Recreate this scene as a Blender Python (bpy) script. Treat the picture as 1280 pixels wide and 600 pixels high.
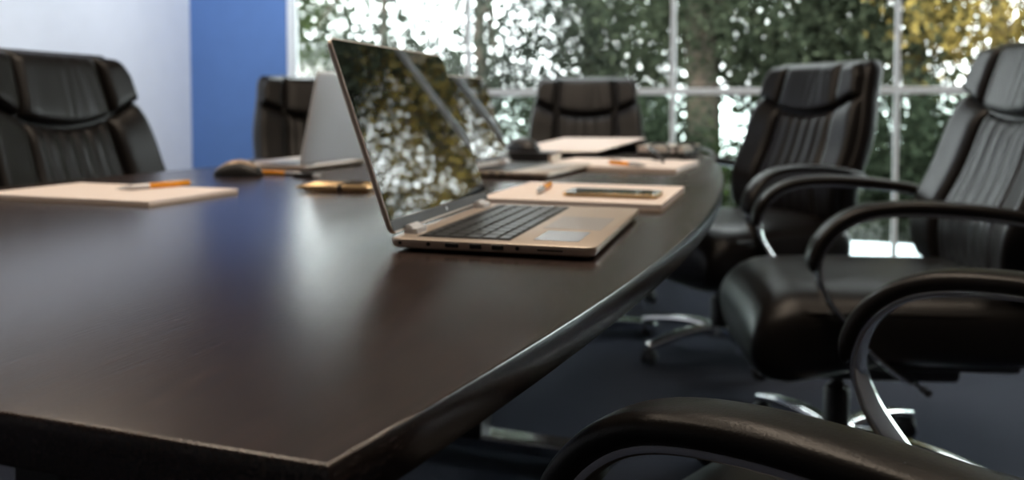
import bpy, bmesh, math, random
import numpy as np
from mathutils import Vector, Matrix

random.seed(7)
PI = math.pi
R = math.radians
SC = bpy.context.scene
COL = SC.collection
for o in list(bpy.data.objects):
    bpy.data.objects.remove(o)

# ------------------------------------------------------------------ camera
EYE = 0.884
cam_data = bpy.data.cameras.new('camera')
cam = bpy.data.objects.new('camera', cam_data)
COL.objects.link(cam)
cam_data.sensor_fit = 'HORIZONTAL'
cam_data.sensor_width = 36.0
cam_data.lens = 36.0 * 1033 / 1280
cam_data.shift_y = -(300 - 178) / 1280
cam_data.clip_start = 0.02
cam_data.clip_end = 200
cam.location = (0, 0, EYE)
cam.rotation_euler = (R(90 - 2.5), 0, R(19.2))
cam_data.dof.use_dof = True
cam_data.dof.focus_distance = 0.60
cam_data.dof.aperture_fstop = 5.4
SC.camera = cam

# ------------------------------------------------------------------ view, world, lights
SC.view_settings.view_transform = 'Standard'
SC.view_settings.look = 'None'
SC.view_settings.gamma = 1.0
SC.view_settings.use_curve_mapping = False
SC.view_settings.exposure = 0.0

w = bpy.data.worlds.new('world')
SC.world = w
w.use_nodes = True
wn = w.node_tree
bg = wn.nodes['Background']
bg.inputs[0].default_value = (0.92, 0.97, 1.0, 1)
bg.inputs[1].default_value = 18.0

def sun(name, rot, energy, color, angle=0.02):
    d = bpy.data.lights.new(name, 'SUN')
    d.energy = energy; d.color = color; d.angle = angle
    o = bpy.data.objects.new(name, d); COL.objects.link(o)
    o.rotation_euler = rot
    return o

def area(name, loc, rot, sx, sy, energy, color):
    d = bpy.data.lights.new(name, 'AREA')
    d.shape = 'RECTANGLE'; d.size = sx; d.size_y = sy
    d.energy = energy; d.color = color
    o = bpy.data.objects.new(name, d); COL.objects.link(o)
    o.location = loc; o.rotation_euler = rot
    return o

# low golden sun from the left, behind the building: reaches the trees, never the room
v = Vector((0.55, 0.72, -0.42))
sun('sun', v.to_track_quat('-Z', 'Y').to_euler(), 5.0, (1.0, 0.84, 0.58))
# recessed ceiling lamps of the room (warm)
WARM = (1.0, 0.82, 0.64)
for (lx, ly, e) in ((-2.2, 0.6, 13), (-0.6, 0.9, 20), (0.9, 0.7, 9), (0.9, 2.2, 11), (-2.4, 2.0, 12), (-0.6, 2.1, 16)):
    area('ceiling_lamp', (lx, ly, 2.985), (0, 0, 0), 0.5, 0.5, e, WARM)

# cool fill spots, added without real fixtures to brighten the left wall
def spot(name, loc, target, energy, color, cone):
    d = bpy.data.lights.new(name, 'SPOT')
    d.energy = energy; d.color = color; d.spot_size = R(cone); d.spot_blend = 0.8; d.shadow_soft_size = 0.06
    o = bpy.data.objects.new(name, d); COL.objects.link(o)
    o.location = loc
    o.rotation_euler = (Vector(target) - Vector(loc)).to_track_quat('-Z', 'Y').to_euler()
for ly in (0.2, 1.6, 3.0, 4.2):
    spot('fill_spot', (-2.2, ly, 2.96), (-4.17, ly, 1.5), 150, (0.82, 0.90, 1.0), 75)
for lx in (-2.4, -0.9, 0.6, 2.1):  # added fill spots lifting the window frames and rail, no real fixtures
    spot('fill_spot', (lx, 3.4, 2.96), (lx, 4.9, 0.9), 60, (0.90, 0.95, 1.0), 80)
spot('fill_spot', (-3.5, 3.2, 2.96), (-3.75, 4.9, 1.3), 80, (0.93, 0.97, 1.0), 60)  # added fill for the blue wall, not a known lamp

# ------------------------------------------------------------------ material helpers
def mat(name):
    m = bpy.data.materials.new(name)
    m.use_nodes = True
    nt = m.node_tree
    return m, nt, nt.nodes['Principled BSDF']

def simple(name, color, rough=0.5, metal=0.0, spec=0.5, noise=0.0, nscale=40, bump=0.0, bscale=200, coat=0.0):
    m, nt, p = mat(name)
    p.inputs['Base Color'].default_value = (*color, 1)
    p.inputs['Roughness'].default_value = rough
    p.inputs['Metallic'].default_value = metal
    p.inputs['Specular IOR Level'].default_value = spec
    p.inputs['Coat Weight'].default_value = coat
    tc = nt.nodes.new('ShaderNodeTexCoord')
    if noise > 0:
        n = nt.nodes.new('ShaderNodeTexNoise'); n.inputs['Scale'].default_value = nscale
        n.inputs['Detail'].default_value = 4
        nt.links.new(tc.outputs['Object'], n.inputs['Vector'])
        r = nt.nodes.new('ShaderNodeValToRGB')
        r.color_ramp.elements[0].position = 0.3; r.color_ramp.elements[1].position = 0.7
        r.color_ramp.elements[0].color = (*[c * (1 - noise) for c in color], 1)
        r.color_ramp.elements[1].color = (*[min(1, c * (1 + noise)) for c in color], 1)
        nt.links.new(n.outputs['Fac'], r.inputs['Fac'])
        nt.links.new(r.outputs['Color'], p.inputs['Base Color'])
    if bump > 0:
        n = nt.nodes.new('ShaderNodeTexNoise'); n.inputs['Scale'].default_value = bscale
        n.inputs['Detail'].default_value = 3
        nt.links.new(tc.outputs['Object'], n.inputs['Vector'])
        b = nt.nodes.new('ShaderNodeBump'); b.inputs['Strength'].default_value = bump
        b.inputs['Distance'].default_value = 0.003
        nt.links.new(n.outputs['Fac'], b.inputs['Height'])
        nt.links.new(b.outputs['Normal'], p.inputs['Normal'])
    return m

def leaf_mat(name, c1, c2, trans=0.35):
    m = bpy.data.materials.new(name); m.use_nodes = True
    nt = m.node_tree; nt.nodes.clear()
    out = nt.nodes.new('ShaderNodeOutputMaterial')
    geo = nt.nodes.new('ShaderNodeNewGeometry')
    r = nt.nodes.new('ShaderNodeValToRGB')
    r.color_ramp.elements[0].color = (*c1, 1); r.color_ramp.elements[1].color = (*c2, 1)
    nt.links.new(geo.outputs['Random Per Island'], r.inputs['Fac'])
    d = nt.nodes.new('ShaderNodeBsdfDiffuse'); t = nt.nodes.new('ShaderNodeBsdfTranslucent')
    mx = nt.nodes.new('ShaderNodeMixShader'); mx.inputs[0].default_value = trans
    nt.links.new(r.outputs['Color'], d.inputs['Color']); nt.links.new(r.outputs['Color'], t.inputs['Color'])
    nt.links.new(d.outputs[0], mx.inputs[1]); nt.links.new(t.outputs[0], mx.inputs[2])
    nt.links.new(mx.outputs[0], out.inputs['Surface'])
    return m

def pane_mat(name, tint, refl=0.06):
    m = bpy.data.materials.new(name); m.use_nodes = True
    nt = m.node_tree; nt.nodes.clear()
    out = nt.nodes.new('ShaderNodeOutputMaterial')
    t = nt.nodes.new('ShaderNodeBsdfTransparent'); t.inputs[0].default_value = (*tint, 1)
    g = nt.nodes.new('ShaderNodeBsdfGlossy'); g.inputs['Roughness'].default_value = 0.01
    f = nt.nodes.new('ShaderNodeFresnel'); f.inputs['IOR'].default_value = 1.25
    mx = nt.nodes.new('ShaderNodeMixShader')
    nt.links.new(f.outputs[0], mx.inputs[0])
    nt.links.new(t.outputs[0], mx.inputs[1]); nt.links.new(g.outputs[0], mx.inputs[2])
    nt.links.new(mx.outputs[0], out.inputs['Surface'])
    return m

def wood_mat():
    m, nt, p = mat('wenge_veneer')
    tc = nt.nodes.new('ShaderNodeTexCoord')
    mp = nt.nodes.new('ShaderNodeMapping'); mp.inputs['Scale'].default_value = (420, 22, 420)
    nt.links.new(tc.outputs['Object'], mp.inputs['Vector'])
    n = nt.nodes.new('ShaderNodeTexNoise'); n.inputs['Scale'].default_value = 1.0
    n.inputs['Detail'].default_value = 6; n.inputs['Roughness'].default_value = 0.65
    nt.links.new(mp.outputs[0], n.inputs['Vector'])
    r = nt.nodes.new('ShaderNodeValToRGB')
    e = r.color_ramp.elements
    e[0].position = 0.36; e[0].color = (0.017, 0.0115, 0.0105, 1)
    e[1].position = 0.66; e[1].color = (0.052, 0.034, 0.029, 1)
    nt.links.new(n.outputs['Fac'], r.inputs['Fac'])
    nt.links.new(r.outputs['Color'], p.inputs['Base Color'])
    p.inputs['Roughness'].default_value = 0.24
    p.inputs['Specular IOR Level'].default_value = 0.85
    b = nt.nodes.new('ShaderNodeBump'); b.inputs['Strength'].default_value = 0.12
    b.inputs['Distance'].default_value = 0.0008
    nt.links.new(n.outputs['Fac'], b.inputs['Height'])
    nt.links.new(b.outputs['Normal'], p.inputs['Normal'])
    return m

M = {}
M['wall'] = simple('white_wall_paint', (0.74, 0.76, 0.80), 0.7, noise=0.02, nscale=8)
M['greywall'] = simple('grey_wall_paint', (0.16, 0.16, 0.17), 0.8)
M['blue'] = simple('blue_wall_paint', (0.10, 0.21, 0.50), 0.55, noise=0.03, nscale=8)
M['ceil'] = simple('ceiling_paint', (0.16, 0.16, 0.165), 0.8)
M['carpet'] = simple('navy_carpet', (0.036, 0.041, 0.058), 0.95, spec=0.1, noise=0.55, nscale=420, bump=0.6, bscale=500)
M['frame'] = simple('white_window_frame', (0.84, 0.88, 0.90), 0.35)
M['glass'] = pane_mat('clear_window_glass', (0.97, 0.99, 0.98))
M['lowglass'] = pane_mat('tinted_window_glass', (0.80, 0.86, 0.83))
M['terrace'] = simple('pale_terrace_paving', (0.66, 0.70, 0.76), 0.7)
M['soil'] = simple('garden_soil', (0.06, 0.055, 0.035), 0.9, noise=0.4, nscale=3)
M['wood'] = wood_mat()
M['leather'] = simple('black_leather', (0.0085, 0.0074, 0.0072), 0.36, spec=0.28, bump=0.10, bscale=420)
M['blackplastic'] = simple('black_plastic', (0.012, 0.012, 0.013), 0.45)
M['chrome'] = simple('chrome', (0.78, 0.79, 0.80), 0.10, metal=1.0)
M['paper'] = simple('writing_paper', (0.85, 0.755, 0.70), 0.75)
M['card'] = simple('pad_card', (0.50, 0.40, 0.31), 0.7)
M['silver'] = simple('champagne_silver', (0.60, 0.515, 0.44), 0.40, metal=0.5)
M['lidsilver'] = simple('brushed_silver', (0.74, 0.78, 0.84), 0.35, metal=0.0)
M['screen'] = simple('glossy_screen_glass', (0.004, 0.004, 0.005), 0.02, spec=1.0)
M['chin'] = simple('grey_screen_chin', (0.045, 0.043, 0.045), 0.4, metal=0.3)
M['keys'] = simple('charcoal_keys', (0.045, 0.047, 0.053), 0.32)
M['keybed'] = simple('dark_key_bed', (0.012, 0.012, 0.013), 0.6)
M['touch'] = simple('touchpad_surface', (0.44, 0.41, 0.40), 0.3, metal=0.2)
M['sticker'] = simple('pale_blue_sticker', (0.42, 0.46, 0.54), 0.22)
M['port'] = simple('port_black', (0.006, 0.006, 0.006), 0.5)
M['orange'] = simple('orange_plastic', (0.85, 0.33, 0.02), 0.25)
M['clearplastic'] = simple('smoky_silver_plastic', (0.55, 0.55, 0.56), 0.2, metal=0.5)
M['gold'] = simple('champagne_gold', (0.80, 0.58, 0.33), 0.25, metal=0.9)
M['bronze'] = simple('bronze_plastic', (0.42, 0.31, 0.22), 0.35, metal=0.4)
M['pages'] = simple('page_edges', (0.75, 0.68, 0.58), 0.8)
M['bark'] = simple('bark', (0.055, 0.040, 0.030), 0.9, noise=0.4, nscale=12, bump=0.6, bscale=20)
M['house'] = simple('white_render', (0.32, 0.32, 0.32), 0.8)
M['roof'] = simple('grey_roof', (0.05, 0.053, 0.056), 0.7)

# ------------------------------------------------------------------ object helpers
def link_mesh(name, me, material, parent=None, smooth=True):
    if smooth:
        me.polygons.foreach_set('use_smooth', [True] * len(me.polygons))
    if material: me.materials.append(material)
    o = bpy.data.objects.new(name, me)
    COL.objects.link(o)
    if parent: o.parent = parent
    return o

def obj(name, bm, material, parent=None, smooth=True, sharp=40):
    bmesh.ops.recalc_face_normals(bm, faces=bm.faces)
    if smooth:
        for e in bm.edges:
            if len(e.link_faces) == 2 and e.calc_face_angle(0) > R(sharp):
                e.smooth = False
    me = bpy.data.meshes.new(name)
    bm.to_mesh(me); bm.free()
    return link_mesh(name, me, material, parent, smooth)

def thing(name, label, cat, loc=(0, 0, 0), rz=0, group=None):
    o = bpy.data.objects.new(name, None); COL.objects.link(o)
    o.empty_display_size = 0.05
    o.location = loc; o.rotation_euler = (0, 0, rz)
    o['label'] = label; o['category'] = cat
    if group: o['group'] = group
    return o

def tag(o, label, cat, group=None):
    o['label'] = label; o['category'] = cat
    if group: o['group'] = group
    return o

def struct(o):
    o['kind'] = 'structure'
    return o

def box_bm(x0, x1, y0, y1, z0, z1, bev=0.0, seg=2, bm=None):
    bm = bm or bmesh.new()
    g = bmesh.ops.create_cube(bm, size=1.0)
    vs = g['verts']
    for vtx in vs:
        vtx.co = Vector(((x0 + x1) / 2 + vtx.co.x * (x1 - x0), (y0 + y1) / 2 + vtx.co.y * (y1 - y0), (z0 + z1) / 2 + vtx.co.z * (z1 - z0)))
    if bev > 0:
        es = list({e for vtx in vs for e in vtx.link_edges})
        bmesh.ops.bevel(bm, geom=es, offset=bev, segments=seg, affect='EDGES', profile=0.5)
    return bm

def loft_bm(rings, closed_ring=True, caps=True, bm=None):
    bm = bm or bmesh.new()
    vr = [[bm.verts.new(p) for p in ring] for ring in rings]
    n = len(rings[0])
    for a, b in zip(vr[:-1], vr[1:]):
        for i in range(n if closed_ring else n - 1):
            j = (i + 1) % n
            bm.faces.new((a[i], a[j], b[j], b[i]))
    if caps and closed_ring:
        bm.faces.new(vr[0]); bm.faces.new(list(reversed(vr[-1])))
    return bm

def spow(c, p):
    return math.copysign(abs(c) ** p, c)

def sup_ring(cx, cy, rx, ry, n=28, p=0.5):
    return [(cx + rx * spow(math.cos(2 * PI * i / n), p), cy + ry * spow(math.sin(2 * PI * i / n), p)) for i in range(n)]

def catmull(pts, k=8):
    P = [Vector(p) for p in pts]
    P = [P[0] * 2 - P[1]] + P + [P[-1] * 2 - P[-2]]
    out = []
    for i in range(1, len(P) - 2):
        a, b, c, d = P[i - 1:i + 3]
        for j in range(k):
            t = j / k
            out.append(0.5 * ((2 * b) + (c - a) * t + (2 * a - 5 * b + 4 * c - d) * t * t + (3 * b - a - 3 * c + d) * t ** 3))
    out.append(P[-2].copy())
    return out

def sweep_bm(path, prof, side=None, bm=None, caps=True):
    """prof(i, n) -> list of (a, b): a along the side vector, b along the normal of the path."""
    rings = []
    n = len(path)
    nor_prev = None
    for i, p in enumerate(path):
        t = (path[min(i + 1, n - 1)] - path[max(i - 1, 0)]).normalized()
        if side is not None:
            s = Vector(side); s = (s - t * s.dot(t)).normalized(); nr = t.cross(s).normalized()
        else:
            if nor_prev is None:
                ref = Vector((0, 0, 1)) if abs(t.z) < 0.9 else Vector((1, 0, 0))
                nr = (ref - t * ref.dot(t)).normalized()
            else:
                nr = (nor_prev - t * nor_prev.dot(t)).normalized()
            nor_prev = nr; s = nr.cross(t)
        rings.append([p + s * a + nr * b for a, b in prof(i, n)])
    return loft_bm(rings, bm=bm, caps=caps)

def tube_bm(pts, r, k=8, seg=12, bm=None):
    path = catmull(pts, k) if k > 1 else [Vector(p) for p in pts]
    rr = r if callable(r) else (lambda t: r)
    return sweep_bm(path, lambda i, n: [(rr(i / (n - 1)) * math.cos(2 * PI * j / seg), rr(i / (n - 1)) * math.sin(2 * PI * j / seg)) for j in range(seg)], bm=bm)

def lathe_bm(prof, seg=28, axis='Z', bm=None, at=(0, 0, 0)):
    """prof: list of (r, h); closed with caps."""
    rings = []
    for r, h in prof:
        ring = []
        for i in range(seg):
            a = 2 * PI * i / seg
            c, s = r * math.cos(a), r * math.sin(a)
            if axis == 'Z': q = (c, s, h)
            elif axis == 'X': q = (h, c, s)
            else: q = (s, h, c)
            ring.append((q[0] + at[0], q[1] + at[1], q[2] + at[2]))
        rings.append(ring)
    return loft_bm(rings, bm=bm)

def copy_tree(o, parent=None):
    c = o.copy(); COL.objects.link(c)
    c.parent = parent
    for ch in list(o.children):
        copy_tree(ch, c)
    return c

# ------------------------------------------------------------------ room shell
XL, XR, YB, YW, HC = -4.17, 3.0, -2.6, 4.9, 3.0
XWIN = -3.36
struct(obj('floor', box_bm(XL - .1, XR + .1, YB - .1, YW + .02, -0.1, 0), M['carpet'], smooth=False))
struct(obj('ceiling', box_bm(XL - .1, XR + .1, YB - .1, YW + .12, HC, HC + .1), M['ceil'], smooth=False))
struct(obj('wall_left', box_bm(XL - .1, XL, YB - .1, YW + .12, 0, HC), M['wall'], smooth=False))
struct(obj('wall_right', box_bm(XR, XR + .1, YB - .1, YW + .12, 0, HC), M['greywall'], smooth=False))
struct(obj('wall_back', box_bm(XL, XR, YB - .1, YB, 0, HC), M['greywall'], smooth=False))
struct(obj('wall_front_left', box_bm(XL, XWIN, YW, YW + .12, 0, HC), M['blue'], smooth=False))
struct(obj('wall_front_top', box_bm(XWIN, XR, YW, YW + .12, 2.85, HC), M['wall'], smooth=False))
struct(obj('baseboard_left', box_bm(XL, XL + .012, YB, YW, 0, .09, .003), M['wall'], smooth=False))
struct(obj('baseboard_back', box_bm(XL + .012, XR, YB, YB + .012, 0, .09, .003), M['wall'], smooth=False))

mull = [XWIN + 0.03, -2.014, -0.711, 0.495, 1.75, XR - 0.03]
for i in range(5):
    a, b = mull[i], mull[i + 1]
    e = bpy.data.objects.new('window_%d' % (i + 1), None); COL.objects.link(e); struct(e)
    e.location = ((a + b) / 2, YW + .03, 0)
    hw = (b - a) / 2
    f = bmesh.new()
    mw = 0.013
    if i == 0: box_bm(-hw - .03, -hw + .028, -.02, .03, 0.0, 2.85, .004, 1, f)
    if i < 4: box_bm(hw - mw, hw + mw, -.02, .03, 0.0, 2.85, .004, 1, f)
    else: box_bm(hw - .03, hw + .03, -.02, .03, 0.0, 2.85, .004, 1, f)
    obj('mullion', f, M['frame'], e, smooth=False)
    l0 = -hw + (.028 if i == 0 else mw); l1 = hw - (mw if i < 4 else .03)
    obj('transom', box_bm(l0, l1, -.018, .028, 0.952, 0.990, .004, 1), M['frame'], e, smooth=False)
    obj('sill', box_bm(l0, l1, -.018, .028, 0.0, 0.03, .004, 1), M['frame'], e, smooth=False)
    obj('head', box_bm(l0, l1, -.018, .028, 2.81, 2.85, .004, 1), M['frame'], e, smooth=False)
    obj('upper_pane', box_bm(l0, l1, .006, .012, 0.990, 2.81), M['glass'], e, smooth=False)
    obj('lower_pane', box_bm(l0, l1, .006, .012, 0.03, 0.952), M['lowglass'], e, smooth=False)

# outside: pale terrace strip, ground
struct(obj('terrace', box_bm(XL - 2, XR + 3, YW + .12, 5.83, -0.3, -0.002), M['terrace'], smooth=False))
struct(obj('ground', box_bm(-26, 22, 5.83, 19, -1.2, -0.35), M['soil'], smooth=False))

# ------------------------------------------------------------------ conference table
CX = -0.78
def half_w(y):
    h = 0.657 - 0.066 * (y - 1.15) ** 2
    if y < 1.15: h = 0.657 - 0.092 * (y - 1.15) ** 2
    return h
Y0, Y1 = 0.303, 3.50
def table_outline(inset):
    pts = []
    ys = np.linspace(Y0 + inset, Y1 - 0.10, 44)
    for y in ys: pts.append((CX + half_w(y) - inset, y))
    he = half_w(Y1 - .10) - inset
    for k in range(1, 7):
        a = k / 6 * PI / 2
        pts.append((CX + he - 0.10 * (1 - math.cos(a)), Y1 - .10 + (0.10 - inset) * math.sin(a)))
    left = [(2 * CX - x, y) for x, y in reversed(pts)]
    return pts + left
table = thing('conference_table', 'long dark wenge boardroom table with bowed sides under the laptops and papers', 'table', (CX, 1.9, 0))
rings = []
for ins, z in ((0.004, .700), (0.0, .703), (0.0, .7282), (0.0004, .7292), (0.0010, .7298), (0.0020, .73)):
    rings.append([(x - CX, y - 1.9, z) for x, y in table_outline(ins)])
obj('tabletop', loft_bm(rings), M['wood'], table, sharp=60)
for ly in (0.70, 1.94, 3.17):
    dy = ly - 1.9
    lg = obj('leg', box_bm(-.035, .035, dy - .035, dy + .035, .045, .66, .004), M['blackplastic'], table, smooth=False)
    obj('mounting_plate', box_bm(-.20, .20, dy - .05, dy + .05, .66, .70, .004), M['blackplastic'], lg, smooth=False)
    ft = obj('foot_bar', box_bm(-.27, .27, dy - .033, dy + .033, .018, .055, .006), M['chrome'], table, smooth=False)
    for sx in (-.235, .235):
        obj('levelling_glide', lathe_bm([(.016, 0), (.018, .006), (.012, .02)], 14, at=(sx, dy, 0)), M['blackplastic'], ft)

# ------------------------------------------------------------------ executive chair
def back_y(z):
    # rest line of the backrest front (local y, chair faces -y)
    t = (z - 0.46) / 0.56
    return 0.185 + 0.10 * t + 0.035 * t * t - 0.03 * math.exp(-((z - 0.60) / 0.10) ** 2)
def back_w(z):
    t = max(0, min(1, (z - 0.44) / 0.61))
    return 0.262 + 0.018 * math.sin(min(1, t * 1.25) * PI) - 0.026 * max(0, (t - 0.55) / 0.45) ** 1.3
ZT = 1.04

def panel_bm(L, Rr, Bz, Tz, puff, ns=18, nt=22, detail=None, p=3.0):
    """puffy upholstery panel; L,Rr(t)->x edges; Bz,Tz(s)->z edges (all over 0..1)."""
    bm = bmesh.new()
    grid = []
    for j in range(nt + 1):
        t = j / nt
        row = []
        for i in range(ns + 1):
            s = i / ns
            z = Bz(s) * (1 - t) + Tz(s) * t
            x = L(t) * (1 - s) + Rr(t) * s
            hs = max(0, 1 - abs(2 * s - 1) ** p) ** 0.5; ht = max(0, 1 - abs(2 * t - 1) ** p) ** 0.5
            h = hs * ht
            if i in (0, ns) or j in (0, nt): h = 0
            y = back_y(z) - 0.05 * (x / .27) ** 2 * 0.6 + 0.012 - (puff + 0.012) * h
            if detail: y += detail(s, t) * h
            row.append(bm.verts.new((x, y, z)))
        grid.append(row)
    for j in range(nt):
        for i in range(ns):
            bm.faces.new((grid[j][i], grid[j][i + 1], grid[j + 1][i + 1], grid[j + 1][i]))
    return bm

def make_chair():
    c = thing('office_chair', 'x', 'chair')
    lea, chrome, bp = M['leather'], M['chrome'], M['blackplastic']
    # ---- shell of the back: loft over z
    rings = []
    zs = [0.445, 0.45, 0.46, 0.48] + list(np.linspace(0.52, 0.97, 16)) + [.99, 1.01, 1.023, 1.032, 1.0375, 1.04]
    for z in zs:
        k = 1.0
        if z > .99: k = max(0.05, 1 - ((z - .99) / .05) ** 2.4)
        if z < 0.48: k = max(0.1, 1 - ((0.48 - z) / .04) ** 2.2)
        wdt = back_w(z) * (1 - (1 - k) * (0.07 if z > .9 else 0.16)) + 0.006
        th = 0.048 * (0.15 + 0.85 * math.sqrt(k)) + 0.010
        yc = back_y(min(z, 1.03)) + 0.059
        rings.append([(x, y - 0.03 * (x / .27) ** 2, z) for x, y in sup_ring(0, yc, wdt, th, 36, 0.42)])
    shell = obj('back_shell', loft_bm(rings), lea, c)
    # ---- panels
    hx = 0.150                       # seam between headrest roll and wings
    def ucurve(x):                   # lower edge of the headrest
        a = abs(x)
        return 0.848 + 0.062 * min(1, (a / 0.235)) ** 2.0
    top = ZT - 0.006
    rnd = random.Random(3)
    def wrk(seed, nw, amp):
        r = random.Random(seed)
        ws = [(r.uniform(.12, .88), r.uniform(.012, .03), r.uniform(.5, 1), r.uniform(-.10, .10)) for _ in range(nw)]
        def f(s, t):
            d = 0
            for c0, wd, am, sl in ws:
                d += amp * am * math.exp(-((s - c0 - sl * (t - .5)) / wd) ** 2)
            return d
        return f
    obj('headrest', panel_bm(lambda t: -hx + .012 * t, lambda t: hx - .012 * t,
        lambda s: ucurve((2 * s - 1) * hx), lambda s: top, 0.034, 44, 30, wrk(5, 7, .002), p=9.0), lea, c)
    for sg in (-1, 1):
        def outer(t, sg=sg): return sg * (back_w(0.9 + .1 * t) - .004 - 0.020 * max(0, t - .6) / .4)
        a = (lambda t, sg=sg: sg * (hx - .012 * t))
        l, r = (outer, a) if sg < 0 else (a, outer)
        obj('headrest_wing', panel_bm(l, r, (lambda s, sg=sg: ucurve(((-0.265 + s * .115) if sg < 0 else (0.15 + s * .115)))),
            lambda s: top - .003, 0.031, 22, 30, p=7.0), lea, c)
    # side bolsters below the wings, lumbar panel between them
    def cx_(t): return 0.165 - 0.028 * t
    for sg in (-1, 1):
        def outer(t, sg=sg): return sg * (back_w(0.47 + .42 * t) - .002)
        a = (lambda t, sg=sg: sg * cx_(t))
        l, r = (outer, a) if sg < 0 else (a, outer)
        obj('side_bolster', panel_bm(l, r, lambda s: 0.465, (lambda s, sg=sg: ucurve(((-0.27 + s * .13) if sg < 0 else (0.14 + s * .13)))),
            0.030, 24, 40, p=7.0), lea, c)
    def pleats(s, t):
        d = 0
        for k in (0.15, 0.33, 0.50, 0.67, 0.85):
            d += 0.0055 * math.exp(-((s - k + 0.10 * (k - .5) * (1 - t)) / 0.035) ** 2) * (0.25 + 0.75 * t)
        return d
    obj('lumbar_panel', panel_bm(lambda t: -cx_(t), lambda t: cx_(t), lambda s: 0.465,
        lambda s: ucurve((2 * s - 1) * .137), 0.026, 64, 40, pleats, p=9.0), lea, c)
    # ---- seat: loft from front to back
    rings = []
    ys = [-.380, -.377, -.368, -.352, -.33, -.30, -.27] + list(np.linspace(-.23, .17, 10)) + [.20, .215, .222]
    for y in ys:
        if y < -.25:
            q = (y + .25) / -.13
            kk = math.sqrt(max(0.0, 1 - min(1, q) ** 2.3))
        elif y > .18:
            q = (y - .18) / .042; kk = 0.5 + 0.5 * math.sqrt(max(0, 1 - min(1, q) ** 2))
        else: kk = 1
        fr = max(0, (-.10 - y) / .28)
        zc, hh = 0.390 - 0.040 * fr, 0.086 + 0.034 * fr
        hh = hh * (0.22 + 0.78 * kk)
        wd = 0.280 * (0.88 + 0.12 * kk)
        ring = []
        for i in range(44):
            a = 2 * PI * i / 44
            x = wd * spow(math.cos(a), .42); z = hh * spow(math.sin(a), .6)
            if z > 0: z += 0.016 * (1 - (x / .285) ** 2) * kk
            ring.append((x, y, zc + z))
        rings.append(ring)
    seat = obj('seat', loft_bm(rings), lea, c)
    # welt seam round the seat
    pts = []
    for i in range(61):
        a = 2 * PI * i / 60
        pts.append((0.272 * spow(math.cos(a), .4), -0.075 + 0.290 * spow(math.sin(a), .4), 0.436 - 0.012 * max(0, -math.sin(a))))
    obj('piping', tube_bm(pts, 0.0045, 1, 8), lea, seat)
    obj('seat_pan', box_bm(-.225, .225, -.24, .19, .300, .332, .012), bp, c)
    m = box_bm(-.10, .10, -.25, .12, .235, .305, .015)
    obj('tilt_mechanism', m, bp, c)
    obj('tilt_lever', tube_bm([(.06, -.02, .285), (.16, -.03, .282), (.25, -.03, .278), (.30, -.03, .28)], lambda t: .005 if t < .75 else .008, 6, 10), bp, c)
    # spine linking the seat to the back
    obj('back_bracket', sweep_bm(catmull([(0, .08, .285), (0, .20, .29), (0, .29, .34), (0, .32, .46), (0, .325, .58)], 6),
        lambda i, n: sup_ring(0, 0, .045, .012, 16, .5), side=(1, 0, 0)), bp, c)
    # ---- loop arms
    for sg in (-1, 1):
        x = sg * 0.319
        path = catmull([(x * .95, .235, .612), (x, .13, .640), (x, 0.0, .655), (x, -.115, .656), (x, -.195, .638), (x, -.246, .592), (x, -.262, .535),
                        (x, -.244, .480), (x * .98, -.200, .425), (x * .95, -.150, .365), (x * .90, -.09, .315), (x * .66, -.06, .302)], 8)
        npth = len(path)
        arm = obj('armrest', sweep_bm(path, lambda i, n: sup_ring(0, 0, .0215 * (1 + .5 * max(0, min(1, (i / n - .5) / .25))), .0065, 20, .6), side=(1, 0, 0)), chrome, c)
        top_path = path[:int(npth * .56)]
        # padded cover rides on the outside of the loop
        pad = []
        for i, p in enumerate(top_path):
            a = top_path[max(i - 1, 0)]; b = top_path[min(i + 1, len(top_path) - 1)]
            t = (b - a).normalized()
            nr = Vector((0, -t.z, t.y))
            if nr.z < 0 and t.y < -0.2: nr = -nr
            if t.y < 0: nr = Vector((0, t.z, -t.y))
            pad.append(p + nr * 0.013)
        L = len(pad)
        def prof(i, n):
            q = i / (n - 1)
            k = 1.0
            if q < .06: k = max(.15, math.sqrt(1 - (1 - q / .06) ** 2))
            if q > .90: k = max(.12, math.sqrt(max(0, 1 - ((q - .90) / .10) ** 2)))
            return sup_ring(0, 0, .0285 * (0.6 + .4 * k), .0135 * k, 20, .68)
        obj('arm_pad', sweep_bm(pad, prof, side=(1, 0, 0)), lea, arm)
    # ---- column and five star base
    obj('gas_column', lathe_bm([(.030, .075), (.030, .19), (.026, .195), (.026, .20), (.0145, .202), (.0145, .258)]), bp, c)
    hub = obj('base_hub', lathe_bm([(.036, .055), (.044, .06), (.044, .10), (.034, .112), (.03, .115)]), chrome, c)
    for k in range(5):
        a = 2 * PI * k / 5 + R(18)
        d = Vector((math.cos(a), math.sin(a), 0)); sd = Vector((-d.y, d.x, 0))
        path = catmull([d * .03 + Vector((0, 0, .088)), d * .12 + Vector((0, 0, .092)), d * .22 + Vector((0, 0, .083)), d * .30 + Vector((0, 0, .068)), d * .325 + Vector((0, 0, .062))], 5)
        def prof(i, n):
            q = i / (n - 1)
            return sup_ring(0, 0, (.024 - .006 * q) * (1 if q < .96 else .75), (.017 - .007 * q), 16, .6)
        sp = obj('base_leg', sweep_bm(path, prof, side=sd), chrome, c)
        # twin wheel caster
        cb = bmesh.new()
        cc = d * .315
        rot = Matrix.Rotation(a + 0.6 * k, 4, 'Z')
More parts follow.
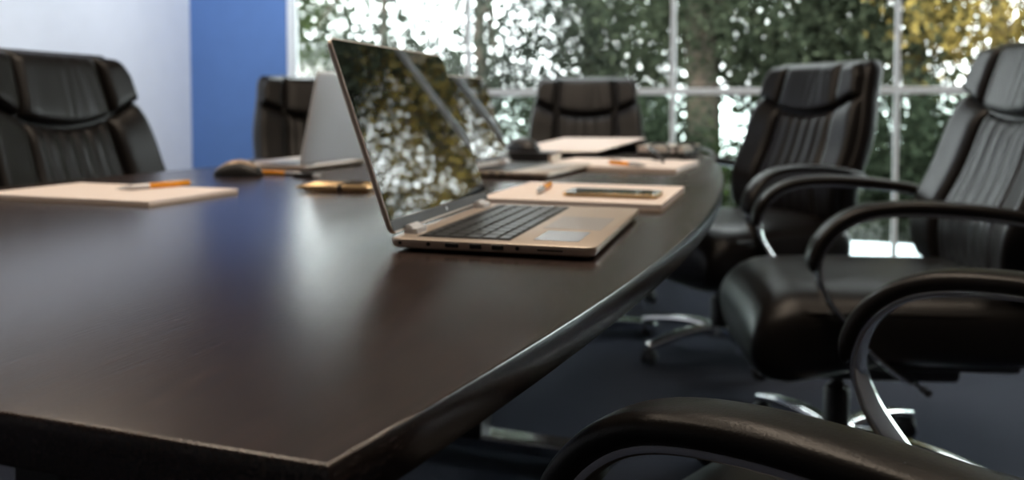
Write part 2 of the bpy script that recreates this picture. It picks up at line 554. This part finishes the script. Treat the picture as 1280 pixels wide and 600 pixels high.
        for s2 in (-1, 1):
            b2 = lathe_bm([(.010, s2 * .005), (.024, s2 * .005), (.025, s2 * .008), (.025, s2 * .017), (.020, s2 * .021), (.006, s2 * .022)], 20, axis='X')
            bmesh.ops.transform(b2, matrix=Matrix.Translation((cc.x, cc.y, .0252)) @ rot, verts=b2.verts)
            tmp = bpy.data.meshes.new('t'); b2.to_mesh(tmp); b2.free(); cb.from_mesh(tmp); bpy.data.meshes.remove(tmp)
        lathe_bm([(.006, .02), (.006, .062)], 10, bm=cb, at=(cc.x, cc.y, 0))
        b2 = box_bm(-.012, .012, -.02, .02, .036, .056, .006)
        bmesh.ops.transform(b2, matrix=Matrix.Translation((cc.x, cc.y, 0)) @ rot, verts=b2.verts)
        tmp = bpy.data.meshes.new('t'); b2.to_mesh(tmp); b2.free(); cb.from_mesh(tmp); bpy.data.meshes.remove(tmp)
        obj('caster', cb, M['blackplastic'], sp)
    return c

LOW = ('base_hub', 'base_leg', 'caster', 'gas_column')
chair0 = make_chair()
CHAIRS = [  # x, y, facing angle, seat height change, star turn, label
    (-1.48, 1.62, 95, -0.015, 0, 'black leather executive chair by the white wall behind the blank notepad'),
    (-1.93, 3.15, 47, -0.015, 0, 'black leather executive chair before the blue wall, half hidden by the silver laptop lid'),
    (-0.94, 3.70, 12, -0.01, 66, 'black leather executive chair at the far head of the table, facing the camera'),
    (-0.17, 3.12, -47, 0.01, 41, 'black leather executive chair on the right side nearest the window and beside the mullion'),
    (0.222, 2.18, -77, 0.008, 41, 'black leather executive chair in the middle of the right row, with its seat front showing'),
    (0.197, 0.81, -113, 0.0, 10, 'black leather executive chair nearest the camera, only its two looped arms and seat showing'),
]
for i, (x, y, th, dz, tw, lab) in enumerate(CHAIRS):
    c = chair0 if i == 0 else copy_tree(chair0)
    c.location = (x, y, 0); c.rotation_euler = (0, 0, R(th))
    c['label'] = lab; c['group'] = 'black leather chairs around the table'
    for ch in c.children:
        nm = ch.name.split('.')[0]
        if nm in LOW:
            ch.rotation_euler = (0, 0, R(tw)); ch.location = (0, -0.13, 0)
        else:
            ch.location = (0, 0, dz)

# ------------------------------------------------------------------ laptops
def make_laptop(label, x, y, th, lid_angle, keys=True, stickers=True, lidmat='silver', z=.73):
    W2, D2, T = .1655, .112, .0112
    lp = thing('laptop', label, 'laptop', (x, y, z), R(th), 'open laptops on the table')
    body = M['silver']
    z0 = .0032
    # base with tapered underside
    def rr(ins, zz, r=.012):
        pts = []
        for cx, cy, a0 in ((1, 1, 0), (-1, 1, 90), (-1, -1, 180), (1, -1, 270)):
            for k in range(6):
                a = R(a0 + 18 * k)
                pts.append((cx * (W2 - r) + (r - ins) * math.cos(a), cy * (D2 - r) + (r - ins) * math.sin(a), zz))
        return pts
    base = obj('base', loft_bm([rr(.006, z0), rr(.0022, z0 + .0022), rr(.0004, z0 + .0065), rr(0, z0 + .0085), rr(.0004, z0 + T - .0006), rr(.0014, z0 + T)]), body, lp, sharp=35)
    zt = z0 + T
    g = bmesh.new()
    for sx in (-.14, .14):
        for sy in (-.09, .09):
            lathe_bm([(.006, 0), (.007, .001), (.007, z0 + .0008)], 12, bm=g, at=(sx, sy, 0))
    obj('rubber_feet', g, M['port'], base)
    # ports on the left flank
    for (py, pw, ph, rnd) in ((.098, .005, .0035, 1), (.066, .005, .0045, 1), (.040, .015, .0052, 0), (.014, .013, .0056, 0), (-.010, .013, .0056, 0), (-.031, .005, .0045, 1)):
        if rnd:
            b = lathe_bm([(ph / 2, -.0006), (ph / 2, .003)], 12, axis='X', at=(-W2 - .0001, py, z0 + .0066))
        else:
            b = box_bm(-W2 - .0007, -W2 + .003, py - pw / 2, py + pw / 2, z0 + .0066 - ph / 2, z0 + .0066 + ph / 2, .0008, 1)
        obj('port', b, M['port'], base, smooth=False)
    obj('card_slot', box_bm(-W2 - .0007, -W2 + .003, -.078, -.052, z0 + .0052, z0 + .0066), M['port'], base, smooth=False)
    # keyboard
    kb = obj('keyboard', box_bm(-.148, .148, -.018, .086, zt - .001, zt + .0003, .0003, 1), M['keybed'], lp, smooth=False)
    if keys:
        rows = [(.078, .010, 15), (.062, .0165, 14), (.0435, .0165, 14), (.025, .0165, 13), (.0065, .0165, 12), (-.010, .0125, 0)]
        for (ry, rh, nk) in rows:
            if nk:
                wd = .290 / nk
                spans = [(-.145 + wd * k, -.145 + wd * (k + 1)) for k in range(nk)]
            else:
                cuts = [-.145, -.122, -.102, -.082, -.060, .035, .056, .077, .098, .121, .145]
                spans = list(zip(cuts[:-1], cuts[1:]))
            for a, b in spans:
                obj('key', box_bm(a + .0013, b - .0013, ry - rh / 2 + .001, ry + rh / 2 - .001, zt + .0002, zt + .0016, .0005, 1), M['keys'], kb, smooth=False)
    else:
        b = bmesh.new()
        for k in range(6):
            box_bm(-.145, .145, -.014 + k * .017, -.001 + k * .017, zt + .0002, zt + .0014, .0003, 1, b)
        obj('key_rows', b, M['keys'], kb, smooth=False)
    obj('touchpad', box_bm(-.052, .052, -.096, -.030, zt - .001, zt + .0004, .0003, 1), M['touch'], lp, smooth=False)
    if stickers:
        s = obj('sticker', box_bm(-.135, -.068, -.088, -.040, zt - .0002, zt + .0003), M['sticker'], lp, smooth=False)
        s['label'] = 'pale blue sticker on the palm rest'
    # hinges
    for sx in (-.118, .118):
        h = lathe_bm([(.0048, -.0135), (.0055, -.013), (.0055, .013), (.0048, .0135)], 16, axis='X', at=(sx, .1035, zt + .0042))
        box_bm(sx - .0135, sx + .0135, .092, .104, zt - .002, zt + .0066, .0015, 1, h)
        obj('hinge', h, M['lidsilver'], lp)
    # lid
    piv = bpy.data.objects.new('lid', None)
    LH = .222
    def tr(b):
        a = R(lid_angle - 90)
        mtx = Matrix.Translation((0, .108, zt + .0035)) @ Matrix.Rotation(-a, 4, 'X')
        bmesh.ops.transform(b, matrix=mtx, verts=b.verts)
        return b
    bpy.data.objects.remove(piv)
    def rrx(ins, yy, r=.010):
        pts = []
        hw, hh = W2, LH / 2
        for cx, cz, a0 in ((1, 1, 0), (-1, 1, 90), (-1, -1, 180), (1, -1, 270)):
            for k in range(6):
                a = R(a0 + 18 * k)
                pts.append((cx * (hw - r) + (r - ins) * math.cos(a), yy, LH / 2 + cz * (hh - r) + (r - ins) * math.sin(a)))
        return pts
    lid = obj('lid', tr(loft_bm([rrx(.0006, -.0022), rrx(0, -.0016), rrx(0, .0022), rrx(.002, .0042), rrx(.006, .0050)])), M[lidmat], lp, sharp=35)
    obj('screen', tr(box_bm(-W2 + .0022, W2 - .0022, -.0030, -.0020, .014, LH - .0022, .0004, 1)), M['screen'], lid, smooth=False)
    obj('chin', tr(box_bm(-W2 + .0022, W2 - .0022, -.0029, -.0020, .0022, .0138, .0003, 1)), M['chin'], lid, smooth=False)
    b = lathe_bm([(.0022, -.0032), (.0022, -.0028)], 16, axis='Y', at=(0, 0, .008))
    obj('emblem', tr(b), M['lidsilver'], lid, smooth=False)
    return lp

make_laptop('open silver convertible laptop in the foreground with trees mirrored in its black screen', -.3085, .952, 93, 109.2)
make_laptop('open silver laptop farther down the right side, with a black book by it', -.598, 1.815, 87, 110, keys=False, stickers=False)
make_laptop('open laptop on the left side showing only the pale silver back of its lid', -1.205, 1.815, -90, 103, keys=False, stickers=False, lidmat='lidsilver')

# ------------------------------------------------------------------ pens
def make_pen(label, x, y, z, rz, body='orange', grip='clearplastic', group='orange and silver ballpoint pens', r=.0052, ln=.138):
    p = thing('pen', label, 'pen', (x, y, z + r), rz, group)
    obj('barrel', lathe_bm([(r * .9, -.005), (r, -.004), (r, ln * .52), (r * .9, ln * .53)], 18, axis='X'), M[body], p)
    obj('grip', lathe_bm([(.0008, -ln * .46), (.0016, -ln * .44), (r * .62, -ln * .36), (r * .98, -ln * .26), (r * .98, -.0048), (r * .8, -.004)], 18, axis='X'), M[grip], p)
    obj('clip', box_bm(ln * .22, ln * .52, -.0018, .0018, r * .9, r * 1.45, .0004, 1), M[grip], p, smooth=False)
    obj('push_button', lathe_bm([(r * .5, ln * .52), (r * .5, ln * .58), (r * .35, ln * .59)], 14, axis='X'), M[grip], p)
    return p

# ------------------------------------------------------------------ notepads
def quad_prism(pts, z0, z1, inset=0.0):
    n = len(pts)
    c = Vector((sum(p[0] for p in pts) / n, sum(p[1] for p in pts) / n))
    bm = bmesh.new()
    lo = [bm.verts.new((p[0], p[1], z0)) for p in pts]
    hi = [bm.verts.new((p[0], p[1], z1)) for p in pts]
    bm.faces.new(list(reversed(lo))); bm.faces.new(hi)
    for i in range(n):
        j = (i + 1) % n
        bm.faces.new((lo[i], lo[j], hi[j], hi[i]))
    return bm

def make_pad(label, x, y, rz, sx, sy, h, group='writing pads on the table'):
    p = thing('notepad', label, 'notepad', (x, y, .73), rz, group)
    obj('backing_card', box_bm(-sx / 2, sx / 2, -sy / 2, sy / 2, 0, .0018, .0005, 1), M['card'], p, smooth=False)
    obj('sheets', box_bm(-sx / 2 + .001, sx / 2 - .001, -sy / 2 + .001, sy / 2 - .001, .0018, h, .0006, 1), M['paper'], p, smooth=False)
    obj('binding_strip', box_bm(-sx / 2 - .0005, -sx / 2 + .006, -sy / 2 - .0003, sy / 2 + .0003, .0012, h + .0003, .0004, 1), M['paper'], p, smooth=False)
    return p

make_pad('cream writing pad on the left table edge with a lone pen lying on it', -1.120, 1.115, R(0), .36, .215, .008)
make_pen('orange pen on the left writing pad', -1.085, 1.170, .738, R(72))
make_pad('cream writing pad under the smartphone behind the foreground laptop', -.333, 1.345, R(1), .286, .288, .011)
make_pen('orange pen on the pad beside the smartphone', -.407, 1.330, .741, R(98))
make_pad('cream writing pad under the eyeglasses at the far right of the table', -.428, 2.08, R(-3), .34, .31, .011)
make_pen('orange pen on the far pad in front of the glasses', -.385, 1.955, .741, R(140))

# smartphone on the middle pad
ph = thing('smartphone', 'gold smartphone with a dark reflective screen lying on a writing pad', 'phone', (-.281, 1.298, .741), R(0))
def rrect(hx, hy, r, z):
    pts = []
    for cx, cy, a0 in ((1, 1, 0), (-1, 1, 90), (-1, -1, 180), (1, -1, 270)):
        for k in range(6):
            a = R(a0 + 18 * k)
            pts.append((cx * (hx - r) + r * math.cos(a), cy * (hy - r) + r * math.sin(a), z))
    return pts
obj('body', loft_bm([rrect(.073, .036, .009, 0), rrect(.075, .038, .010, .0015), rrect(.075, .038, .010, .006), rrect(.074, .037, .0095, .0072)]), M['gold'], ph)
obj('screen', loft_bm([rrect(.0725, .0355, .008, .007), rrect(.072, .035, .008, .0078)]), M['screen'], ph, smooth=False)
obj('home_button', lathe_bm([(.005, .0078), (.005, .0082)], 18, at=(.066, 0, 0)), M['gold'], ph)

# two gold pens lying on the table at centre left
def gold_pen(label, x, y, rz):
    p = thing('pen', label, 'pen', (x, y, .73 + .0078), rz, 'gold pens')
    obj('barrel', lathe_bm([(.0012, -.072), (.003, -.068), (.0062, -.055), (.0076, -.030), (.0076, .012)], 20, axis='X'), M['gold'], p)
    b = obj('centre_ring', lathe_bm([(.0079, .0118), (.0082, .013), (.0082, .019), (.0079, .0202)], 20, axis='X'), M['blackplastic'], p)
    b['label'] = 'black centre ring'
    obj('cap', lathe_bm([(.0076, .020), (.0076, .066), (.006, .072), (.003, .074)], 20, axis='X'), M['gold'], p)
    obj('clip', box_bm(.018, .058, -.002, .002, .0068, .0105, .0006, 1), M['blackplastic'], p, smooth=False)
gold_pen('gold pen with a black clip lying beside the foreground laptop screen, nearer of two', -.790, 1.290, R(6))
gold_pen('gold pen lying just behind the other gold pen', -.800, 1.335, R(8))

# ------------------------------------------------------------------ mice
def make_mouse(label, x, y, z, rz, topmat):
    m = thing('computer_mouse', label, 'mouse', (x, y, z), rz, 'computer mice')
    rings = []
    N = 18
    for i in range(N + 1):
        t = i / N
        yy = -.052 + .104 * t
        e = math.sqrt(max(0.0, 1 - (2 * t - 1) ** 4)) if 0 < i < N else 0.05
        hw = .031 * (0.25 + 0.75 * e)
        hh = (.012 + .024 * math.sin(PI * (0.12 + .80 * t)) ** 1.2) * (0.35 + .65 * e)
        ring = []
        for k in range(20):
            a = PI * k / 19
            ring.append((hw * math.cos(a), yy, .001 + hh * math.sin(a) ** .8))
        ring += [(hw * (1 - 2 * q / 5) * -1 * 1.0, yy, .001) for q in range(1, 5)]
        rings.append(ring)
    obj('shell', loft_bm(rings), M['blackplastic'], m)
    # top cover: upper part of the same surface, raised by half a millimetre
    bm = bmesh.new(); grid = []
    for i in range(2, N):
        t = i / N
        yy = -.052 + .104 * t
        e = math.sqrt(max(0.0, 1 - (2 * t - 1) ** 4))
        hw = .031 * (0.25 + 0.75 * e) + .0006
        hh = (.012 + .024 * math.sin(PI * (0.12 + .80 * t)) ** 1.2) * (0.35 + .65 * e) + .0006
        grid.append([bm.verts.new((hw * math.cos(a), yy, .001 + hh * math.sin(a) ** .8)) for a in np.linspace(PI * .28, PI * .72, 12)])
    for a, b in zip(grid[:-1], grid[1:]):
        for k in range(11): bm.faces.new((a[k], a[k + 1], b[k + 1], b[k]))
    obj('top_cover', bm, M[topmat], m)
    obj('scroll_wheel', lathe_bm([(.007, -.003), (.009, -.002), (.009, .002), (.007, .003)], 18, axis='X', at=(0, -.028, .024)), M['keys'], m)
    return m
make_mouse('black computer mouse with a bronze top by the left laptop', -1.165, 1.515, .73, R(115), 'bronze')
make_pen('orange pen lying between the bronze mouse and the silver laptop lid', -1.085, 1.570, .73, R(172))
# small black usb stick
us = thing('usb_stick', 'small black memory stick at the end of the orange pen by the bronze mouse', 'memory stick', (-1.010, 1.535, .73), R(8))
obj('body', box_bm(-.022, .022, -.009, .009, 0, .010, .003), M['blackplastic'], us)
obj('plug', box_bm(.0218, .036, -.006, .006, .0025, .0075, .0006, 1), M['lidsilver'], us, smooth=False)

# black hardback book and second mouse behind the farther laptop
bk = thing('book', 'thick black hardback book with pale page edges behind the farther right laptop', 'book', (-.672, 2.09, .73), R(3))
b = box_bm(-.075, .070, -.055, .055, .030, .0335, .0008, 1)
box_bm(-.075, .070, -.055, .055, 0, .0035, .0008, 1, b); box_bm(-.078, -.073, -.055, .055, 0, .0335, .0012, 1, b)
box_bm(-.075, .058, -.055, -.050, .002, .032, .0008, 1, b)
obj('cover', b, M['blackplastic'], bk, smooth=False)
obj('pages', box_bm(-.0728, .067, -.0498, .053, .0036, .0299), M['pages'], bk, smooth=False)
make_mouse('dark computer mouse resting on the black book', -.700, 2.10, .7636, R(60), 'keys')

# open folder: cream cover sloping up towards the right over a dark inside
fo = thing('folder', 'open cream folder propped up with a black underside behind the farther laptop', 'folder', (-.68, 2.62, .73), R(-8))
def slab(p00, p10, p11, p01, th):
    bm = bmesh.new()
    up = Vector((0, 0, th))
    lo = [bm.verts.new(Vector(p)) for p in (p00, p10, p11, p01)]
    hi = [bm.verts.new(Vector(p) + up) for p in (p00, p10, p11, p01)]
    bm.faces.new(list(reversed(lo))); bm.faces.new(hi)
    for i in range(4):
        j = (i + 1) % 4
        bm.faces.new((lo[i], lo[j], hi[j], hi[i]))
    return bm
obj('back_cover', slab((-.17, -.22, .0005), (.16, -.22, .0005), (.16, .20, .0005), (-.17, .20, .0005), .003), M['blackplastic'], fo, smooth=False)
obj('front_cover', slab((-.17, -.22, .010), (.15, -.22, .018), (.16, .20, .044), (-.14, .20, .040), .003), M['paper'], fo, smooth=False)
obj('spine', slab((-.14, .19, .0036), (.16, .19, .0036), (.16, .205, .0036), (-.14, .205, .0036), .036), M['blackplastic'], fo, smooth=False)

# closed diary at the far end
di = thing('diary', 'pale closed diary with a dark base behind the glasses at the far table end', 'diary', (-.395, 2.66, .73), R(-6))
obj('dark_cover', box_bm(-.075, .075, -.10, .10, 0, .012, .002), M['blackplastic'], di, smooth=False)
obj('pages', box_bm(-.073, .073, -.098, .098, .012, .026, .001, 1), M['paper'], di, smooth=False)
obj('top_cover', box_bm(-.076, .076, -.101, .101, .026, .030, .0015, 1), M['silver'], di, smooth=False)

# eyeglasses on the far pad
gl = thing('eyeglasses', 'black framed eyeglasses lying with arms spread on the far writing pad', 'glasses', (-.315, 2.19, .7412), R(205))
for sx in (-1, 1):
    pts = []
    for k in range(25):
        a = 2 * PI * k / 24
        pts.append((sx * .036 + .027 * spow(math.cos(a), .7), .004 * math.cos(a), .024 + .0205 * spow(math.sin(a), .7)))
    rim = obj('rim', tube_bm(pts, .0034, 1, 8), M['blackplastic'], gl)
    lens = lathe_bm([(.024, -.0007), (.024, .0007)], 24, axis='Y', at=(sx * .036, 0, .024))
    bmesh.ops.scale(lens, vec=(1.05, 1, .78), space=Matrix.Translation((-sx * .036, 0, -.024)), verts=lens.verts)
    obj('lens', lens, M['glass'], rim, smooth=False)
    obj('temple', tube_bm([(sx * .064, .002, .034), (sx * .069, .03, .034), (sx * .072, .08, .030), (sx * .070, .115, .022), (sx * .066, .140, .006)], .0040, 6, 8), M['blackplastic'], gl)
obj('bridge', tube_bm([(-.011, 0, .030), (0, -.003, .033), (.011, 0, .030)], .003, 6, 8), M['blackplastic'], gl)

# ------------------------------------------------------------------ trees and shrubs outside
rng = np.random.default_rng(11)
TAU = 1.5
def leaves_mesh(name, blobs, size, fold=0.35):
    """blobs: (cx, cy, cz, rx, ry, rz, n, clump) in local coordinates; every leaf a folded diamond."""
    C = []
    for (cx, cy, cz, rx, ry, rz, n, cl) in blobs:
        n = int(n * TAU * PI * rx * rz / (.42 * size * size)); nc = max(6, int(n / 130))
        d = rng.normal(size=(nc, 3)); d /= np.linalg.norm(d, axis=1)[:, None]
        rad = rng.random(nc) ** (1 / 2.4)
        cc = d * rad[:, None] * np.array([rx, ry, rz]) + np.array([cx, cy, cz])
        idx = rng.integers(0, nc, n)
        C.append(cc[idx] + rng.normal(size=(n, 3)) * cl)
    C = np.concatenate(C); n = len(C)
    a = rng.normal(size=(n, 3)); a /= np.linalg.norm(a, axis=1)[:, None]
    b = rng.normal(size=(n, 3)); b -= a * (a * b).sum(1)[:, None]; b /= np.linalg.norm(b, axis=1)[:, None]
    nn = np.cross(a, b)
    s = size * rng.uniform(.6, 1.35, n)[:, None]
    v = np.empty((n, 4, 3))
    v[:, 0] = C - a * s; v[:, 1] = C + b * s * .42 + nn * s * fold * .3
    v[:, 2] = C + a * s; v[:, 3] = C - b * s * .42 + nn * s * fold * .3
    me = bpy.data.meshes.new(name)
    me.vertices.add(n * 4); me.vertices.foreach_set('co', v.reshape(-1))
    me.loops.add(n * 4); me.loops.foreach_set('vertex_index', np.arange(n * 4, dtype=np.int32))
    me.polygons.add(n); me.polygons.foreach_set('loop_start', np.arange(0, n * 4, 4, dtype=np.int32))
    me.update(calc_edges=True)
    return me

LF = {
    'dark': leaf_mat('dark_green_leaves', (0.015, 0.020, 0.013), (0.042, 0.050, 0.032)),
    'grey': leaf_mat('grey_green_leaves', (0.020, 0.026, 0.021), (0.052, 0.060, 0.046)),
    'gold': leaf_mat('sun_gold_leaves', (0.08, 0.062, 0.018), (0.27, 0.20, 0.06)),  # part of the low sun's gold is put into this leaf colour
    'green': leaf_mat('fresh_green_leaves', (0.016, 0.026, 0.008), (0.042, 0.060, 0.018)),
}
GZ = -0.35
def tree(name, label, x, y, trunk_h, trunk_r, blobs, size, lm, cat='tree', lean=(0, 0), branches=5, group=None):
    t = thing(name, label, cat, (x, y, GZ), 0, group)
    top = Vector((lean[0], lean[1], trunk_h))
    tb = tube_bm([(0, 0, 0), (lean[0] * .3 + .04, lean[1] * .3, trunk_h * .35), (lean[0] * .7 - .03, lean[1] * .7, trunk_h * .7), top], lambda q: trunk_r * (1.15 - .65 * q), 6, 12)
    obj('trunk', tb, M['bark'], t)
    r = random.Random(hash(label) % 1000 if False else len(label) * 13 + int(x * 10))
    for k in range(branches):
        bl = blobs[k % len(blobs)]
        st = Vector((lean[0], lean[1], trunk_h)) * (0.45 + .5 * r.random())
        en = Vector((bl[0] + r.uniform(-.7, .7) * bl[3], bl[1] + r.uniform(-.7, .7) * bl[4], bl[2] + r.uniform(-.2, .8) * bl[5]))
        mid = (st + en) / 2 + Vector((r.uniform(-.2, .2), r.uniform(-.2, .2), r.uniform(0, .3)))
        obj('branch', tube_bm([st, mid, en], lambda q: trunk_r * (.45 - .36 * q), 5, 8), M['bark'], t)
    link_mesh('foliage', leaves_mesh('foliage', blobs, size), LF[lm], t, smooth=False)
    return t

TREES = 'trees outside the window'
# blobs: x, y, z offset from the trunk foot, radii, optical depth, clump spread
tree('tree', 'sparse tree dissolving in bright sky behind the foreground laptop screen', -5.6, 10.6, 3.2, .09,
     [(-.2, 0, 1.8, 1.3, .8, .75, 1.0, .35), (.9, .2, 1.3, 1.2, .8, .8, 1.1, .35), (.2, 0, 2.7, 1.2, .8, .4, .25, .4), (.1, 0, 1.0, 1.0, .8, .6, 1.2, .3), (0, .5, 4.7, 2.2, 1.2, 1.2, 1.7, .4)], .050, 'grey', group=TREES)
tree('tree', 'loose grey green tree left of the chair at the head of the table', -3.9, 10.0, 3.2, .10,
     [(0, 0, 2.0, 1.0, .8, .85, .9, .33), (.1, .2, 3.0, 1.2, .9, .6, .6, .4), (0, .2, 1.3, 1.0, .8, .6, .5, .3), (0, .3, 4.6, 1.8, 1.1, 1.1, 1.6, .4)], .046, 'grey', group=TREES)
tree('tree', 'dense grey green tree directly above the chair at the head of the table', -2.5, 10.3, 3.6, .13,
     [(0, 0, 2.3, 1.1, .9, 1.0, 1.7, .3), (-.2, 0, 3.4, 1.3, 1.0, .6, .6, .35), (.2, .2, 1.4, 1.0, .8, .7, 1.7, .3), (0, .3, 4.9, 1.7, 1.2, 1.1, 2.8, .4)], .044, 'grey', group=TREES)
tree('tree', 'dark tree with the thickest trunk, just right of the middle mullion', -1.05, 9.3, 3.6, .20,
     [(.0, 0, 2.5, 1.05, .9, .9, 2.1, .3), (.1, .2, 3.7, 1.2, 1.0, .6, .8, .35), (.6, .5, 1.75, .8, .7, .45, 1.6, .3), (0, .3, 5.0, 1.7, 1.2, 1.1, 2.8, .4)], .042, 'dark', group=TREES)
tree('tree', 'dark leafy tree above the right chair back nearest the window', .15, 10.1, 3.6, .13,
     [(0, 0, 2.4, 1.05, .9, 1.0, 2.0, .3), (.2, .2, 3.7, 1.3, 1.0, .6, .9, .35), (.2, .2, 5.0, 1.6, 1.2, 1.1, 2.8, .4), (0, .2, 1.5, .9, .8, .6, 2.2, .3)], .043, 'dark', group=TREES)
tree('tree', 'dark tree behind the right mullion', 1.15, 9.7, 3.6, .11,
     [(-.1, 0, 2.1, .75, .7, .9, 1.9, .28), (.1, .1, 3.5, 1.1, .9, .9, 2.4, .35), (.1, .1, 4.9, 1.3, 1.0, .9, 3.2, .35)], .042, 'dark', group=TREES)
tree('tree', 'golden tree with low sunlit branches at the right edge of the window', 1.85, 9.3, 3.4, .10,
     [(-.1, 0, 3.3, .85, .7, .75, 1.5, .3), (-.1, 0, 2.1, .75, .7, .40, 1.4, .25), (.5, .3, 1.6, .9, .8, .55, 1.5, .28), (.7, 0, 2.5, .6, .6, .5, .9, .3)], .042, 'gold', group=TREES)
tree('tree', 'tall dark tree at the far right, beside the golden tree', 3.5, 8.8, 4.2, .16,
     [(.3, .4, 2.4, 1.1, .9, 1.1, 2.0, .3), (-1.15, -.1, 4.45, 1.0, .9, .8, 3.0, .3), (-.1, 0, 4.3, 1.1, .9, 1.0, 2.6, .35)], .042, 'dark', group=TREES)
tree('tree', 'slim tree with bright leaves beside the blue wall edge', -7.9, 11.0, 3.8, .08,
     [(.5, 0, 2.6, .8, .7, .7, 2.0, .3), (-.1, 0, 1.3, .5, .6, .4, .6, .25), (1.3, 0, 3.0, .9, .8, .5, 1.0, .35)], .046, 'green', group=TREES)

SHR = 'shrubs below the window rail'
def shrub(label, x, y, blobs, size, lm):
    return tree('shrub', label, x, y, .7, .035, blobs, size, lm, 'shrub', branches=3, group=SHR)
shrub('loose shrub behind the farther laptop screen', -4.3, 9.2, [(0, 0, .75, 1.0, .6, .6, .45, .25), (-.9, 0, .6, .8, .6, .5, .8, .25)], .042, 'grey')
shrub('dark shrub left of the chair at the head of the table', -2.45, 9.3, [(0, 0, .7, 1.0, .6, .65, 2.6, .22)], .040, 'dark')
shrub('dull green shrub seen below the rail at the middle mullion', -1.55, 8.2, [(0, 0, .65, .75, .55, .62, 3.2, .2)], .036, 'dark')
shrub('fresh green shrub below the rail just left of the right chair back', -.35, 8.5, [(0, 0, .4, .75, .55, .42, 3.0, .16)], .034, 'green')
shrub('dark shrub below the rail between the two right chair backs', 1.0, 8.3, [(0, 0, .68, .85, .55, .62, 3.4, .2)], .036, 'dark')
shrub('olive shrub below the rail at the far right', 2.6, 8.1, [(0, 0, .7, 1.0, .55, .62, 3.2, .2)], .038, 'green')

# small white house glimpsed at the left window edge
ho = thing('house', 'small white house with a grey roof glimpsed at the left window edge', 'house', (-9.9, 16.6, GZ))
obj('wall', box_bm(-1.2, .45, -1.2, 1.2, 0, 2.30), M['house'], ho, smooth=False)
rf = bmesh.new()
loft_bm([[(-1.5, -1.5, 2.30), (.85, -1.5, 2.30), (.85, 1.5, 2.30), (-1.5, 1.5, 2.30)], [(-1.5, -1.5, 2.42), (.85, -1.5, 2.42), (.85, 1.5, 2.42), (-1.5, 1.5, 2.42)], [(-1.1, -.2, 2.75), (.4, -.2, 2.75), (.4, .2, 2.75), (-1.1, .2, 2.75)]], bm=rf)
obj('roof', rf, M['roof'], ho, smooth=False)
wf = obj('window', box_bm(-.5, .1, -1.23, -1.18, .7, 1.5), M['frame'], ho, smooth=False)
obj('pane', box_bm(-.44, .04, -1.235, -1.228, .76, 1.44), M['port'], wf, smooth=False)
